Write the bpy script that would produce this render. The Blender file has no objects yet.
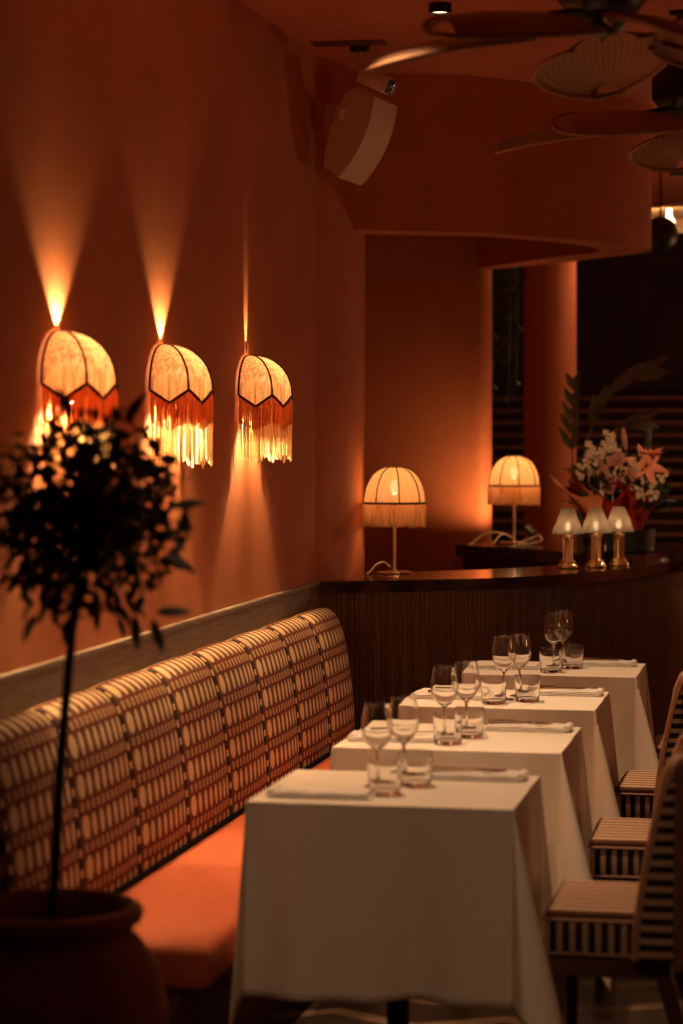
import bpy, bmesh, math, random
from mathutils import Vector, Matrix
R = random.Random(7)
PI = math.pi
S = bpy.context.scene
COL = S.collection

# ------------------------------------------------------------------ helpers
def link(o):
    COL.objects.link(o); return o

def finish(name, bm, mat, parent=None, smooth=True, angle=40, recalc=True, loc=None):
    if recalc: bmesh.ops.recalc_face_normals(bm, faces=bm.faces)
    me = bpy.data.meshes.new(name); bm.to_mesh(me); bm.free()
    if smooth and len(me.polygons):
        me.polygons.foreach_set('use_smooth', [True]*len(me.polygons))
        me.set_sharp_from_angle(angle=math.radians(angle))
    for m in (mat if isinstance(mat, (list, tuple)) else [mat]): me.materials.append(m)
    o = link(bpy.data.objects.new(name, me))
    if parent is not None: o.parent = parent
    if loc is not None: o.location = loc
    return o

def tag(o, label=None, cat=None, group=None, kind=None):
    if label: o['label'] = label
    if cat: o['category'] = cat
    if group: o['group'] = group
    if kind: o['kind'] = kind
    return o

def thing(name, label, cat, loc=(0, 0, 0), rz=0, group=None):
    o = link(bpy.data.objects.new(name, None))
    o.empty_display_size = 0.05
    o.location = loc; o.rotation_euler = (0, 0, rz)
    return tag(o, label, cat, group)

def copy_tree(o, parent=None):
    c = o.copy(); link(c)
    if parent is not None: c.parent = parent
    for ch in list(o.children):
        copy_tree(ch, c)
    return c

def box(bm, x0, x1, y0, y1, z0, z1, bev=0, seg=2):
    b = bmesh.new()
    vs = [b.verts.new((x, y, z)) for x in (x0, x1) for y in (y0, y1) for z in (z0, z1)]
    for f in ((0,1,3,2),(4,6,7,5),(0,4,5,1),(2,3,7,6),(0,2,6,4),(1,5,7,3)):
        b.faces.new([vs[i] for i in f])
    if bev: bmesh.ops.bevel(b, geom=b.edges[:], offset=bev, segments=seg, profile=.5, affect='EDGES', clamp_overlap=True)
    merge(bm, b)

def merge(bm, b, mtx=None):
    if mtx is not None: b.transform(mtx)
    me = bpy.data.meshes.new('tmp'); b.to_mesh(me); b.free(); bm.from_mesh(me); bpy.data.meshes.remove(me)

def lathe(bm, prof, n=32, cx=0, cy=0, a0=0, a1=2*PI, sx=1, sy=1):
    full = abs(a1-a0-2*PI) < 1e-6
    cols = n if full else n+1
    rings = []
    for (r, z) in prof:
        if r < 1e-6:
            rings.append([bm.verts.new((cx, cy, z))]); continue
        rings.append([bm.verts.new((cx+sx*r*math.cos(a0+(a1-a0)*i/n), cy+sy*r*math.sin(a0+(a1-a0)*i/n), z)) for i in range(cols)])
    for a, b in zip(rings, rings[1:]):
        for i in range(n):
            j = (i+1) % cols if full else i+1
            if len(a) == 1 and len(b) == 1: continue
            if len(a) == 1: bm.faces.new((a[0], b[i], b[j]))
            elif len(b) == 1: bm.faces.new((a[i], b[0], a[j]))
            else: bm.faces.new((a[i], b[i], b[j], a[j]))

def tube(bm, pts, rad, n=8, cap=True):
    pts = [Vector(p) for p in pts]
    rads = rad if isinstance(rad, (list, tuple)) else [rad]*len(pts)
    rings = []; up = None
    for i, p in enumerate(pts):
        t = (pts[min(i+1, len(pts)-1)]-pts[max(i-1, 0)]).normalized()
        if up is None: up = Vector((0,0,1)) if abs(t.z) < .9 else Vector((1,0,0))
        a = t.cross(up)
        if a.length < 1e-4: a = t.cross(Vector((0,1,.3)))
        a.normalize(); b = a.cross(t).normalized(); up = b
        rings.append([bm.verts.new(p+rads[i]*(math.cos(2*PI*k/n)*a+math.sin(2*PI*k/n)*b)) for k in range(n)])
    for r0, r1 in zip(rings, rings[1:]):
        for k in range(n): bm.faces.new((r0[k], r0[(k+1)%n], r1[(k+1)%n], r1[k]))
    if cap:
        bm.faces.new(rings[0]); bm.faces.new(rings[-1])

def prism(bm, poly, z0, z1):
    lo = [bm.verts.new((x, y, z0)) for x, y in poly]; hi = [bm.verts.new((x, y, z1)) for x, y in poly]
    n = len(poly)
    bm.faces.new(lo); bm.faces.new(hi)
    for i in range(n): bm.faces.new((lo[i], lo[(i+1)%n], hi[(i+1)%n], hi[i]))

def spline(pts, m=8):
    P = [Vector(p) for p in pts]; out = []
    for i in range(len(P)-1):
        p0 = P[max(i-1,0)]; p1 = P[i]; p2 = P[i+1]; p3 = P[min(i+2, len(P)-1)]
        for k in range(m):
            t = k/m
            out.append(.5*((2*p1)+(p2-p0)*t+(2*p0-5*p1+4*p2-p3)*t*t+(3*p1-p0-3*p2+p3)*t**3))
    out.append(P[-1]); return out

def leaf(bm, base, d, nrm, L, W, bend=.15, n=4):
    """pointed leaf blade with a centre fold"""
    d = d.normalized(); s = d.cross(nrm)
    if s.length < 1e-4: s = d.orthogonal()
    s.normalize(); u = s.cross(d)
    prev = None
    for i in range(n+1):
        t = i/n; w = W*.5*math.sin(PI*(.04+.93*t**.85))
        c = base + d*L*t + u*(-bend*L*t*t)
        row = [bm.verts.new(c - s*w + u*w*.25), bm.verts.new(c), bm.verts.new(c + s*w + u*w*.25)]
        if prev:
            for k in (0, 1): bm.faces.new((prev[k], prev[k+1], row[k+1], row[k]))
        prev = row

# ------------------------------------------------------------------ materials
class N:
    """tiny expression builder over math nodes"""
    def __init__(s, nt, sock): s.nt, s.k = nt, sock
    def op(s, o, *a):
        n = s.nt.nodes.new('ShaderNodeMath'); n.operation = o
        for i, v in enumerate((s,)+a):
            if isinstance(v, N): s.nt.links.new(v.k, n.inputs[i])
            else: n.inputs[i].default_value = v
        return N(s.nt, n.outputs[0])
    def __add__(s, o): return s.op('ADD', o)
    def __sub__(s, o): return s.op('SUBTRACT', o)
    def __mul__(s, o): return s.op('MULTIPLY', o)
    def lt(s, o): return s.op('LESS_THAN', o)
    def gt(s, o): return s.op('GREATER_THAN', o)
    def fr(s): return s.op('FRACT')
    def ab(s): return s.op('ABSOLUTE')
    def mx(s, o): return s.op('MAXIMUM', o)
    def mn(s, o): return s.op('MINIMUM', o)
    def step(s, a, b):
        n = s.nt.nodes.new('ShaderNodeMapRange'); n.interpolation_type = 'SMOOTHSTEP'
        s.nt.links.new(s.k, n.inputs[0]); n.inputs[1].default_value = a; n.inputs[2].default_value = b
        return N(s.nt, n.outputs[0])

def nodes_of(name):
    m = bpy.data.materials.new(name); m.use_nodes = True
    nt = m.node_tree; b = nt.nodes['Principled BSDF']
    return m, nt, b

def mixc(nt, fac, a, b):
    n = nt.nodes.new('ShaderNodeMix'); n.data_type = 'RGBA'
    if isinstance(fac, N): nt.links.new(fac.k, n.inputs[0])
    else: n.inputs[0].default_value = fac
    for i, v in ((6, a), (7, b)):
        if isinstance(v, (tuple, list)): n.inputs[i].default_value = (*v[:3], 1)
        else: nt.links.new(v, n.inputs[i])
    return n.outputs[2]

def coord(nt, which='Object', scale=(1,1,1)):
    t = nt.nodes.new('ShaderNodeTexCoord'); mp = nt.nodes.new('ShaderNodeMapping')
    nt.links.new(t.outputs[which], mp.inputs[0]); mp.inputs['Scale'].default_value = scale
    return mp.outputs[0]

def noise(nt, vec, sc, detail=4):
    n = nt.nodes.new('ShaderNodeTexNoise'); n.inputs['Scale'].default_value = sc; n.inputs['Detail'].default_value = detail
    nt.links.new(vec, n.inputs['Vector']); return N(nt, n.outputs['Fac'])

def bump(nt, b, h, strength=.2, dist=.01):
    n = nt.nodes.new('ShaderNodeBump'); n.inputs['Strength'].default_value = strength; n.inputs['Distance'].default_value = dist
    nt.links.new(h.k, n.inputs['Height']); nt.links.new(n.outputs[0], b.inputs['Normal'])

def mat(name, c1, c2=None, sc=20, rough=.6, metal=0, bmp=0, stretch=(1,1,1), spec=.5, which='Object', bdist=.01):
    m, nt, b = nodes_of(name)
    b.inputs['Roughness'].default_value = rough; b.inputs['Metallic'].default_value = metal
    b.inputs['Specular IOR Level'].default_value = spec
    f = noise(nt, coord(nt, which, stretch), sc)
    if c2 is None: c2 = tuple(v*.82 for v in c1)
    nt.links.new(mixc(nt, f.step(.35, .65), c1, c2), b.inputs['Base Color'])
    if bmp: bump(nt, b, f, bmp, bdist)
    return m

def emit(name, c, s):
    m, nt, b = nodes_of(name)
    b.inputs['Base Color'].default_value = (*c, 1); b.inputs['Emission Color'].default_value = (*c, 1)
    b.inputs['Emission Strength'].default_value = s
    return m

def cloth_shade(name, c, trans=.6, weave=(160, 420), var=.35):
    """translucent woven lampshade fabric"""
    m, nt, b = nodes_of(name)
    nt.nodes.remove(b); out = nt.nodes['Material Output']
    f = noise(nt, coord(nt, 'Object', (1,1,.05)), weave[0], 2); g = noise(nt, coord(nt, 'Object', (.1,.1,1)), weave[1], 1)
    w = (f*.8+g*.2).step(.34, .62)
    col = mixc(nt, w, tuple(v*(1-var) for v in c), c)
    d = nt.nodes.new('ShaderNodeBsdfDiffuse'); t = nt.nodes.new('ShaderNodeBsdfTranslucent'); x = nt.nodes.new('ShaderNodeMixShader')
    nt.links.new(col, d.inputs[0]); nt.links.new(col, t.inputs[0])
    x.inputs[0].default_value = trans; nt.links.new(d.outputs[0], x.inputs[1]); nt.links.new(t.outputs[0], x.inputs[2])
    nt.links.new(x.outputs[0], out.inputs[0])
    return m

def glass_mat(name, tint=(1,1,1), rough=0):
    m, nt, b = nodes_of(name)
    b.inputs['Base Color'].default_value = (*tint, 1); b.inputs['Roughness'].default_value = rough
    b.inputs['Transmission Weight'].default_value = 1; b.inputs['IOR'].default_value = 1.47
    return m

WALLC = (.53, .180, .078)
M = {}
def plaster(name, c):
    m, nt, b = nodes_of(name)
    v = coord(nt, 'Object')
    n1 = noise(nt, v, 2.2, 6); n2 = noise(nt, v, 28, 5)
    f = (n1*.7+n2*.3).step(.38, .62)
    nt.links.new(mixc(nt, f, tuple(x*.86 for x in c), c), b.inputs['Base Color'])
    b.inputs['Roughness'].default_value = .82; b.inputs['Specular IOR Level'].default_value = .25
    bump(nt, b, n1*.9+n2*.1, .18, .012)
    return m
M['plaster'] = plaster('terracotta_plaster', WALLC)
M['ceil'] = plaster('ceiling_plaster', (.60, .20, .105))
M['dado'] = mat('greyed_oak', (.22,.155,.11), (.16,.11,.077), 14, .55, stretch=(1,.04*14,6), bmp=.15)
M['marble'] = mat('dark_marble', (.06,.022,.014), (.010,.005,.004), 7, .13, stretch=(1,1,3))
M['reed'] = mat('dark_reeded_wood', (.15,.085,.055), (.095,.05,.032), 30, .42, stretch=(1,1,.06))
M['linen'] = mat('white_linen', (.80,.71,.58), (.785,.695,.565), 60, .85, bmp=.06, bdist=.002)
M['napkin'] = mat('napkin_linen', (.80,.73,.64), (.74,.67,.58), 90, .85, bmp=.15, bdist=.002)
M['seat'] = mat('orange_upholstery', (.52,.105,.03), (.46,.088,.026), 45, .8, bmp=.1, bdist=.004)
M['plinth'] = mat('dark_red_plinth', (.12,.03,.015), None, 12, .6)
M['wood'] = mat('dark_walnut', (.11,.045,.022), (.06,.024,.012), 10, .4, stretch=(1,1,.2))
M['shell'] = mat('brown_chair_leather', (.20,.085,.045), (.14,.055,.03), 40, .5, bmp=.1)
M['piping'] = mat('tan_leather_piping', (.34,.16,.085), None, 40, .5)
M['black'] = mat('black_metal', (.012,.010,.009), None, 20, .45)
M['velvet'] = mat('black_velvet', (.010,.007,.006), None, 40, .95, spec=.05)
M['brass'] = mat('polished_brass', (.92,.72,.42), (.86,.64,.36), 30, .27, metal=1)
M['steel'] = mat('cutlery_steel', (.42,.30,.22), None, 40, .22, metal=1)
M['glass'] = glass_mat('clear_glass')
M['shade'] = cloth_shade('linen_shade', (.90,.58,.32), .55, (120,340), .62)
M['shade2'] = cloth_shade('cream_silk_shade', (.44,.28,.150), .5, (60, 90), .12)
M['frost'] = cloth_shade('frosted_shade', (.42,.34,.27), .55, (20, 20), .05)
def sheer(m, k):
    nt = m.node_tree; o = nt.nodes['Material Output']; s_ = o.inputs[0].links[0].from_socket
    t = nt.nodes.new('ShaderNodeBsdfTransparent'); x = nt.nodes.new('ShaderNodeMixShader'); x.inputs[0].default_value = k
    nt.links.new(s_, x.inputs[1]); nt.links.new(t.outputs[0], x.inputs[2]); nt.links.new(x.outputs[0], o.inputs[0])
sheer(M['frost'], .15); sheer(M['shade2'], .26); sheer(M['shade'], .05)
M['fringe_rust'] = cloth_shade('rust_fringe_thread', (.82,.38,.17), .6, (300, 300), .4)
M['fringe_cream'] = cloth_shade('cream_fringe_thread', (.94,.80,.55), .55, (300, 300), .35)
M['fringe_peach'] = cloth_shade('peach_fringe_thread', (.78,.52,.31), .6, (300, 300), .35)
M['braid'] = mat('brown_braid', (.035,.010,.006), None, 200, .8)
def clear_bulb(name, c, s):
    m, nt, b = nodes_of(name); nt.nodes.remove(b); o = nt.nodes['Material Output']
    e = nt.nodes.new('ShaderNodeEmission'); e.inputs[0].default_value = (*c, 1); e.inputs[1].default_value = s
    t = nt.nodes.new('ShaderNodeBsdfTransparent'); x = nt.nodes.new('ShaderNodeMixShader'); x.inputs[0].default_value = .3
    nt.links.new(t.outputs[0], x.inputs[1]); nt.links.new(e.outputs[0], x.inputs[2]); nt.links.new(x.outputs[0], o.inputs[0])
    return m
M['bulb'] = clear_bulb('warm_bulb', (1,.62,.30), 4)
M['barebulb'] = emit('bare_bulb', (1,.66,.34), 9)
M['smallbulb'] = clear_bulb('candle_bulb', (1,.66,.34), 60)
M['cord'] = mat('cream_flex', (.75,.60,.42), None, 50, .5)
M['spk'] = mat('speaker_plastic', (.74,.56,.44), (.72,.545,.43), 30, .55)
M['grille'] = mat('speaker_grille', (.80,.64,.50), (.60,.46,.36), 900, .6)
M['white'] = mat('white_plastic', (.78,.62,.52), None, 20, .4)
M['fanblade'] = None
M['trunk'] = mat('tree_bark', (.05,.032,.02), (.03,.018,.012), 30, .8, bmp=.3)
M['leaf'] = mat('dark_green_leaf', (.022,.028,.012), (.014,.018,.008), 15, .45)
M['pot'] = mat('terracotta_pot', (.42,.19,.115), (.29,.125,.075), 7, .8, bmp=.2)
M['soil'] = mat('potting_soil', (.02,.012,.008), None, 60, .95, bmp=.6)
M['wrapred'] = mat('red_tissue', (.68,.055,.025), (.55,.04,.018), 14, .6, bmp=.2)
M['wraporange'] = mat('orange_tissue', (.85,.32,.12), (.75,.25,.08), 14, .6, bmp=.2)
M['lily'] = mat('orange_lily_petal', (.80,.33,.17), (.70,.20,.09), 30, .5)
M['pink'] = mat('dusty_pink_petal', (.50,.24,.17), (.42,.17,.12), 40, .6)
M['cream'] = mat('cream_petal', (.62,.45,.28), (.46,.31,.18), 60, .6)
M['redrose'] = mat('red_rose_petal', (.62,.05,.02), (.45,.03,.015), 30, .55)
M['green'] = mat('foliage_green', (.05,.065,.025), (.03,.04,.015), 20, .5)
M['palegreen'] = mat('pale_palm_green', (.20,.22,.11), (.13,.15,.07), 12, .5)
M['far'] = mat('dark_far_wall', (.030,.012,.010), (.02,.009,.008), 3, .9)
M['slat'] = mat('red_brown_slat', (.15,.06,.033), (.10,.04,.022), 10, .6)
M['canopy'] = mat('cream_glass_shade', (.75,.5,.28), None, 8, .4)
M['darkbowl'] = mat('dark_bronze', (.05,.03,.02), None, 8, .4, metal=.5)

# banquette fabric (uses a UV laid along each cushion: u 0..1 across, v in metres up the back)
def ikat():
    m, nt, b = nodes_of('ikat_banquette_fabric')
    uvn = nt.nodes.new('ShaderNodeUVMap'); uvn.uv_map = 'UVMap'
    sp = nt.nodes.new('ShaderNodeSeparateXYZ'); nt.links.new(uvn.outputs[0], sp.inputs[0])
    wob = noise(nt, coord(nt, 'Object'), 60, 2)
    u = N(nt, sp.outputs[0]) + (wob*.010-.005); v = N(nt, sp.outputs[1]) + (wob*.004-.002)
    r = (v*(1/.107)).fr()                                   # row coordinate
    # big ovals, eight across, the first of each panel fat
    uu = (u-.075)*8.6
    c = (uu.fr()-.5)
    first = u.lt(.19)
    hx = first*.14+.27
    n = nt.nodes.new('ShaderNodeMath'); n.operation = 'DIVIDE'; nt.links.new(c.k, n.inputs[0]); nt.links.new(hx.k, n.inputs[1])
    ex = N(nt, n.outputs[0]); ey = (r-.32)*(1/.30)
    d = ex*ex+ey*ey
    oval = N(nt, d.k).op('SUBTRACT', 1.0)*-1.0
    oval = oval.step(-.15, .15)
    oval = oval*u.gt(.075)
    # dark X between ovals: cream diamonds where the ovals leave room
    band = (r-.32).ab().lt(.315)
    dash = ((u*13.0).fr()-.5).ab().step(.22, .34)
    tan = mixc(nt, dash, (.42,.24,.13), (.09,.030,.018))
    lines = ((r-.665).ab().lt(.036)).mx((r-.968).ab().lt(.036))
    ground = mixc(nt, (c.ab()).step(.30,.46), (.06,.018,.012), (.18,.072,.036))
    a = mixc(nt, oval, ground, (.62,.44,.26))
    col = mixc(nt, band, tan, a)
    col = mixc(nt, lines, col, (.13,.018,.012))
    # dark vertical column with small pale beads at each panel's edge
    edge = u.lt(.055).mx(u.gt(.985))
    bead = ((v*(1/.0535)).fr()-.5).ab().lt(.2)*((u-.03).ab().lt(.016))
    ec = mixc(nt, bead, (.035,.012,.010), (.60,.38,.2))
    col = mixc(nt, edge, col, ec)
    nt.links.new(col, b.inputs['Base Color'])
    b.inputs['Roughness'].default_value = .85; b.inputs['Specular IOR Level'].default_value = .2
    bump(nt, b, noise(nt, coord(nt, 'Object'), 500, 2), .15, .002)
    return m
M['ikat'] = ikat()

def stripes(name, a, b_, period=.033, duty=.45):
    m, nt, b = nodes_of(name)
    uvn = nt.nodes.new('ShaderNodeUVMap'); uvn.uv_map = 'UVMap'
    sp = nt.nodes.new('ShaderNodeSeparateXYZ'); nt.links.new(uvn.outputs[0], sp.inputs[0])
    w = ((N(nt, sp.outputs[0])*(1/period)).fr()-.5).ab()
    col = mixc(nt, w.step(duty/2-.03, duty/2+.03), a, b_)
    nt.links.new(col, b.inputs['Base Color']); b.inputs['Roughness'].default_value = .85
    b.inputs['Specular IOR Level'].default_value = .2
    return m
M['stripe'] = stripes('black_cream_stripe', (.40,.26,.17), (.018,.009,.009))
M['stripetop'] = stripes('seat_top_stripe', (.56,.35,.22), (.15,.065,.04), .055, .60)

def palm_blade():
    m, nt, b = nodes_of('woven_palm_leaf')
    uvn = nt.nodes.new('ShaderNodeUVMap'); uvn.uv_map = 'UVMap'
    sp = nt.nodes.new('ShaderNodeSeparateXYZ'); nt.links.new(uvn.outputs[0], sp.inputs[0])
    w = ((N(nt, sp.outputs[0])*1.0).fr()-.5).ab()
    nt.links.new(mixc(nt, w.step(.1, .45), (.44,.235,.13), (.33,.17,.09)), b.inputs['Base Color'])
    b.inputs['Roughness'].default_value = .5
    bump(nt, b, w, .35, .006)
    return m
M['fanblade'] = palm_blade()

def floor_mat():
    m, nt, b = nodes_of('patterned_floor')
    sp = nt.nodes.new('ShaderNodeSeparateXYZ'); nt.links.new(coord(nt, 'Object'), sp.inputs[0])
    x, y = N(nt, sp.outputs[0]), N(nt, sp.outputs[1])
    zig = ((x*(1/.5)).fr()-.5).ab()*.28
    s = ((y+zig)*(1/.30)).fr()
    nt.links.new(mixc(nt, s.lt(.25), (.030,.015,.010), (.17,.10,.06)), b.inputs['Base Color'])
    b.inputs['Roughness'].default_value = .35
    return m
M['floor'] = floor_mat()

# ------------------------------------------------------------------ camera
TH = math.atan(484/2418)
cam = bpy.data.cameras.new('camera'); co = link(bpy.data.objects.new('camera', cam))
co.location = (2.15, 0, 1.70); co.rotation_euler = (PI/2, 0, TH)
cam.sensor_width = 36; cam.lens = 2418/1024*36; cam.shift_y = -(512-430)/1024
cam.dof.use_dof = True; cam.dof.focus_distance = 9.1; cam.dof.aperture_fstop = 2.2
cam.clip_end = 60
S.camera = co

# ------------------------------------------------------------------ room
CZ = 3.31
def struct(name, bm, m, **k):
    return tag(finish(name, bm, m, **k), kind='structure')
bm = bmesh.new(); box(bm, -.9, 5.2, -1.5, 17.6, -.12, 0); struct('floor', bm, M['floor'], smooth=False)
bm = bmesh.new(); box(bm, -.9, 5.2, -1.5, 17.6, CZ, CZ+.12); struct('ceiling', bm, M['ceil'], smooth=False)
bm = bmesh.new(); box(bm, -.2, 0, -1.5, 10.6, 0, CZ); struct('wall_left', bm, M['plaster'], smooth=False)
bm = bmesh.new(); box(bm, 5.0, 5.2, -1.5, 17.6, 0, CZ); struct('wall_right', bm, M['plaster'], smooth=False)
bm = bmesh.new(); box(bm, -.9, 5.0, 17.4, 17.6, 0, CZ); struct('wall_far', bm, M['far'], smooth=False)
bm = bmesh.new(); box(bm, -.9, 5.0, -1.5, -1.3, 0, CZ); struct('wall_rear', bm, M['plaster'], smooth=False)
bm = bmesh.new(); box(bm, -.9, -.7, 10.6, 17.4, 0, CZ); struct('wall_recess', bm, M['plaster'], smooth=False)
# pier at the corner with a rounded nose
pier = [(-.2,10.6),(-.2,10.165),(-.02,10.165)] + [tuple(p) for p in spline([(0,10.17),(.028,10.26),(.052,10.38),(.068,10.52),(.074,10.66),(.074,10.85)], 5)] + [(.055,11.02),(0,11.10),(-.2,11.10)]
bm = bmesh.new(); prism(bm, pier, 0, CZ); struct('wall_corner', bm, M['plaster'], angle=30)
# wall behind the bar with a rounded right end
wb = [(-.7,13.45),(.20,13.45)] + [(.22+.085*math.sin(a), 13.535-.085*math.cos(a)) for a in [PI*k/16 for k in range(1,17)]] + [(-.7,13.62)]
bm = bmesh.new(); prism(bm, wb, 0, CZ); struct('wall_back', bm, M['plaster'], angle=30)
# curved soffit ring over the bar
ro = spline([(.00,10.60),(.235,10.755),(.602,10.945),(.83,11.19),(1.06,11.52),(1.22,11.81),(1.297,12.12),(1.24,12.36),(1.03,12.63),(.747,13.00),(.29,13.47)], 8)
ri = spline([(.03,10.92),(.25,11.00),(.57,11.17),(.80,11.44),(.97,11.75),(1.04,12.08),(.99,12.30),(.803,12.50),(.60,12.82),(.25,13.35)], 8)
bm = bmesh.new(); prism(bm, [tuple(p) for p in ro]+[tuple(p) for p in reversed(ri)], 2.60, CZ); struct('wall_soffit', bm, M['plaster'], angle=30)
# dado panel with its ledge
bm = bmesh.new(); box(bm, 0, .022, -1.3, 10.14, .02, 1.035); box(bm, 0, .028, -1.3, 10.14, 1.03, 1.052, .004)
struct('trim_1', bm, M['dado'], angle=30)
# round column beyond the bar
bm = bmesh.new(); lathe(bm, [(.162,0),(.162,CZ)], 40, .475, 14.96); struct('column', bm, M['plaster'])

# slatted screen in front of the far wall
t = thing('slatted_screen', 'dark red-brown horizontal slatted screen across the far wall behind the bar', 'screen', (0, 16.9, 0))
bm = bmesh.new()
for k in range(22): box(bm, -.55, 3.4, 0, .05, .10+k*.0862, .10+k*.0862+.026)
finish('slat_panel', bm, M['slat'], t, smooth=False)
for x in (-.5, .58, 1.55, 2.6, 3.38):
    bm = bmesh.new(); box(bm, x-.05, x+.05, .052, .13, 0, 1.97); finish('post', bm, M['black'], t, smooth=False)

# ------------------------------------------------------------------ banquette
t = thing('banquette', 'long wall banquette with ikat-patterned channelled back and plain orange seat', 'banquette', (0, 0, 0))
prof = [Vector(p) for p in [(.240,.40),(.234,.55),(.218,.70),(.196,.83),(.170,.912),(.138,.950),(.102,.962),(.066,.950),(.042,.92)]]
prof = spline([(p.x, p.y) for p in prof], 4)
arc = [0]
for a, b in zip(prof, prof[1:]): arc.append(arc[-1]+(b-a).length)
PW = .538
bm = bmesh.new(); uvl = bm.loops.layers.uv.new('UVMap'); rows = []
NY = 24
for j in range(NY+1):
    s = j/NY; bulge = .013*(1-abs(2*s-1)**2.4)
    row = []
    for i, p in enumerate(prof):
        tn = (prof[min(i+1,len(prof)-1)]-prof[max(i-1,0)]).normalized(); nx, nz = tn.y, -tn.x
        k = bulge*min(1, i/3)*min(1, (len(prof)-1-i)/14)
        row.append(bm.verts.new((p.x+nx*k, s*PW, p.y+nz*k)))
    rows.append(row)
for j in range(NY):
    for i in range(len(prof)-1):
        f = bm.faces.new((rows[j][i], rows[j+1][i], rows[j+1][i+1], rows[j][i+1]))
        for l, (jj, ii) in zip(f.loops, ((j,i),(j+1,i),(j+1,i+1),(j,i+1))): l[uvl].uv = (jj/NY, arc[ii])
for row, u in ((rows[0], .0), (rows[-1], .5)):
    bk = [bm.verts.new((.042, row[0].co.y, .40))]
    f = bm.faces.new(row+bk)
    for l in f.loops: l[uvl].uv = (u+(l.vert.co.x)*1.8, l.vert.co.z-.40)
NP = 8
Y0 = 9.84-NP*PW
c0 = finish('back_cushion', bm, M['ikat'], t, angle=60, loc=(0, Y0, 0))
for k in range(1, NP):
    c = c0.copy(); link(c); c.parent = t; c.location = (0, Y0+k*PW, 0)
bm = bmesh.new(); box(bm, .024, .042, Y0, 9.84, .10, .93); finish('back_board', bm, M['dado'], t, smooth=False)
bm = bmesh.new(); tube(bm, [(.252,Y0,.436),(.252,9.84,.436)], .009, 8); finish('welt_shadow_gap', bm, M['velvet'], t)  # black piping; its colour also paints the shadow gap at the seat join
bm = bmesh.new(); box(bm, .05, .665, 5.76, 9.84, .315, .43, .03, 4); finish('seat', bm, M['seat'], t)
bm = bmesh.new(); box(bm, .05, .58, 5.80, 9.82, 0, .314, .004); finish('plinth', bm, M['plinth'], t)

# ------------------------------------------------------------------ bar counter
ctr = thing('bar_counter', 'curved bar with dark marble top and reeded dark wood front', 'bar counter', (0, 0, 0))
cout = spline([(.004,10.108),(.14,10.205),(.342,10.318),(.544,10.43),(.748,10.57),(.94,10.81),(1.13,11.17),(1.32,11.70),(1.45,12.19),(1.52,12.75),(1.48,13.2),(1.3,13.5)], 10)
cin = spline([(.10,10.87),(.30,10.98),(.52,11.12),(.72,11.34),(.90,11.66),(1.02,12.05),(1.08,12.5),(1.05,12.9),(.95,13.05)], 8)
def offs(poly, d):
    out = []
    for i, p in enumerate(poly):
        tn = (poly[min(i+1,len(poly)-1)]-poly[max(i-1,0)]).normalized()
        out.append(Vector((p.x-tn.y*d, p.y+tn.x*d)))
    return out
back0 = [(.10,10.80),(.108,10.62),(.100,10.50),(.075,10.36),(.045,10.245),(.012,10.15)]
bm = bmesh.new()
prism(bm, [tuple(p) for p in cout]+[tuple(p) for p in reversed(cin)]+back0, .998, 1.05)
bmesh.ops.recalc_face_normals(bm, faces=bm.faces)
finish('countertop', bm, M['marble'], ctr, angle=30)
# reeded front
base = offs(cout, .035)
L = [0]
for a, b in zip(base, base[1:]): L.append(L[-1]+(b-a).length)
tot = L[-1]; nn = int(tot/.0036); bm = bmesh.new(); pr = None; k = 0
fr = []
for i in range(nn+1):
    s = tot*i/nn
    while k < len(L)-2 and L[k+1] < s: k += 1
    a, b = base[k], base[k+1]; p = a.lerp(b, (s-L[k])/(L[k+1]-L[k])); tn = (b-a).normalized()
    w = .0055*abs(math.sin(PI*s/.0205))
    fr.append((p.x+tn.y*w, p.y-tn.x*w))
body = offs(cin, -.02)
prism(bm, fr+[(p.x, p.y) for p in reversed(body)]+[(.115,10.85),(.115,10.50),(.06,10.25),(.035,10.165)], .06, .998)
finish('reeded_front', bm, M['reed'], ctr, angle=50)
bm = bmesh.new()
prism(bm, [tuple(p) for p in offs(cout, .07)]+[(p.x, p.y) for p in reversed(body)]+[(.13,10.85),(.13,10.5),(.07,10.27)], 0, .06)
finish('toe_kick', bm, M['black'], ctr)
# raised shelf along the far side of the bar
sf = spline([(.20,12.86),(.415,12.66),(.652,12.45),(.836,12.20),(1.06,11.93)], 8)
bm = bmesh.new()
prism(bm, [tuple(p) for p in sf]+[(1.14,11.92),(1.28,12.0),(1.38,12.2),(1.44,12.7),(1.40,13.15),(1.2,13.36),(.20,13.36)], 1.022, 1.085)
finish('raised_shelf', bm, M['marble'], ctr, angle=30)
bm = bmesh.new()
prism(bm, [(.23,12.92),(.44,12.72),(.68,12.50),(.92,12.30),(.92,13.0),(.8,13.3),(.23,13.3)], 0, 1.022)
finish('shelf_cabinet', bm, M['plinth'], ctr, smooth=False)

# ------------------------------------------------------------------ lights helpers
def point(name, loc, power, c=(1,.50,.20), r=.02):
    l = bpy.data.lights.new(name, 'POINT'); l.energy = power; l.color = c; l.shadow_soft_size = r
    o = link(bpy.data.objects.new(name, l)); o.location = loc; return o
def spot(name, loc, power, ang, blend=.4, d=(0,0,-1), c=(1,.56,.26), r=.03):
    l = bpy.data.lights.new(name, 'SPOT'); l.energy = power; l.color = c; l.shadow_soft_size = r
    l.spot_size = math.radians(ang); l.spot_blend = blend
    o = link(bpy.data.objects.new(name, l)); o.location = loc
    o.rotation_euler = Vector(d).to_track_quat('-Z', 'Y').to_euler(); return o

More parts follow.
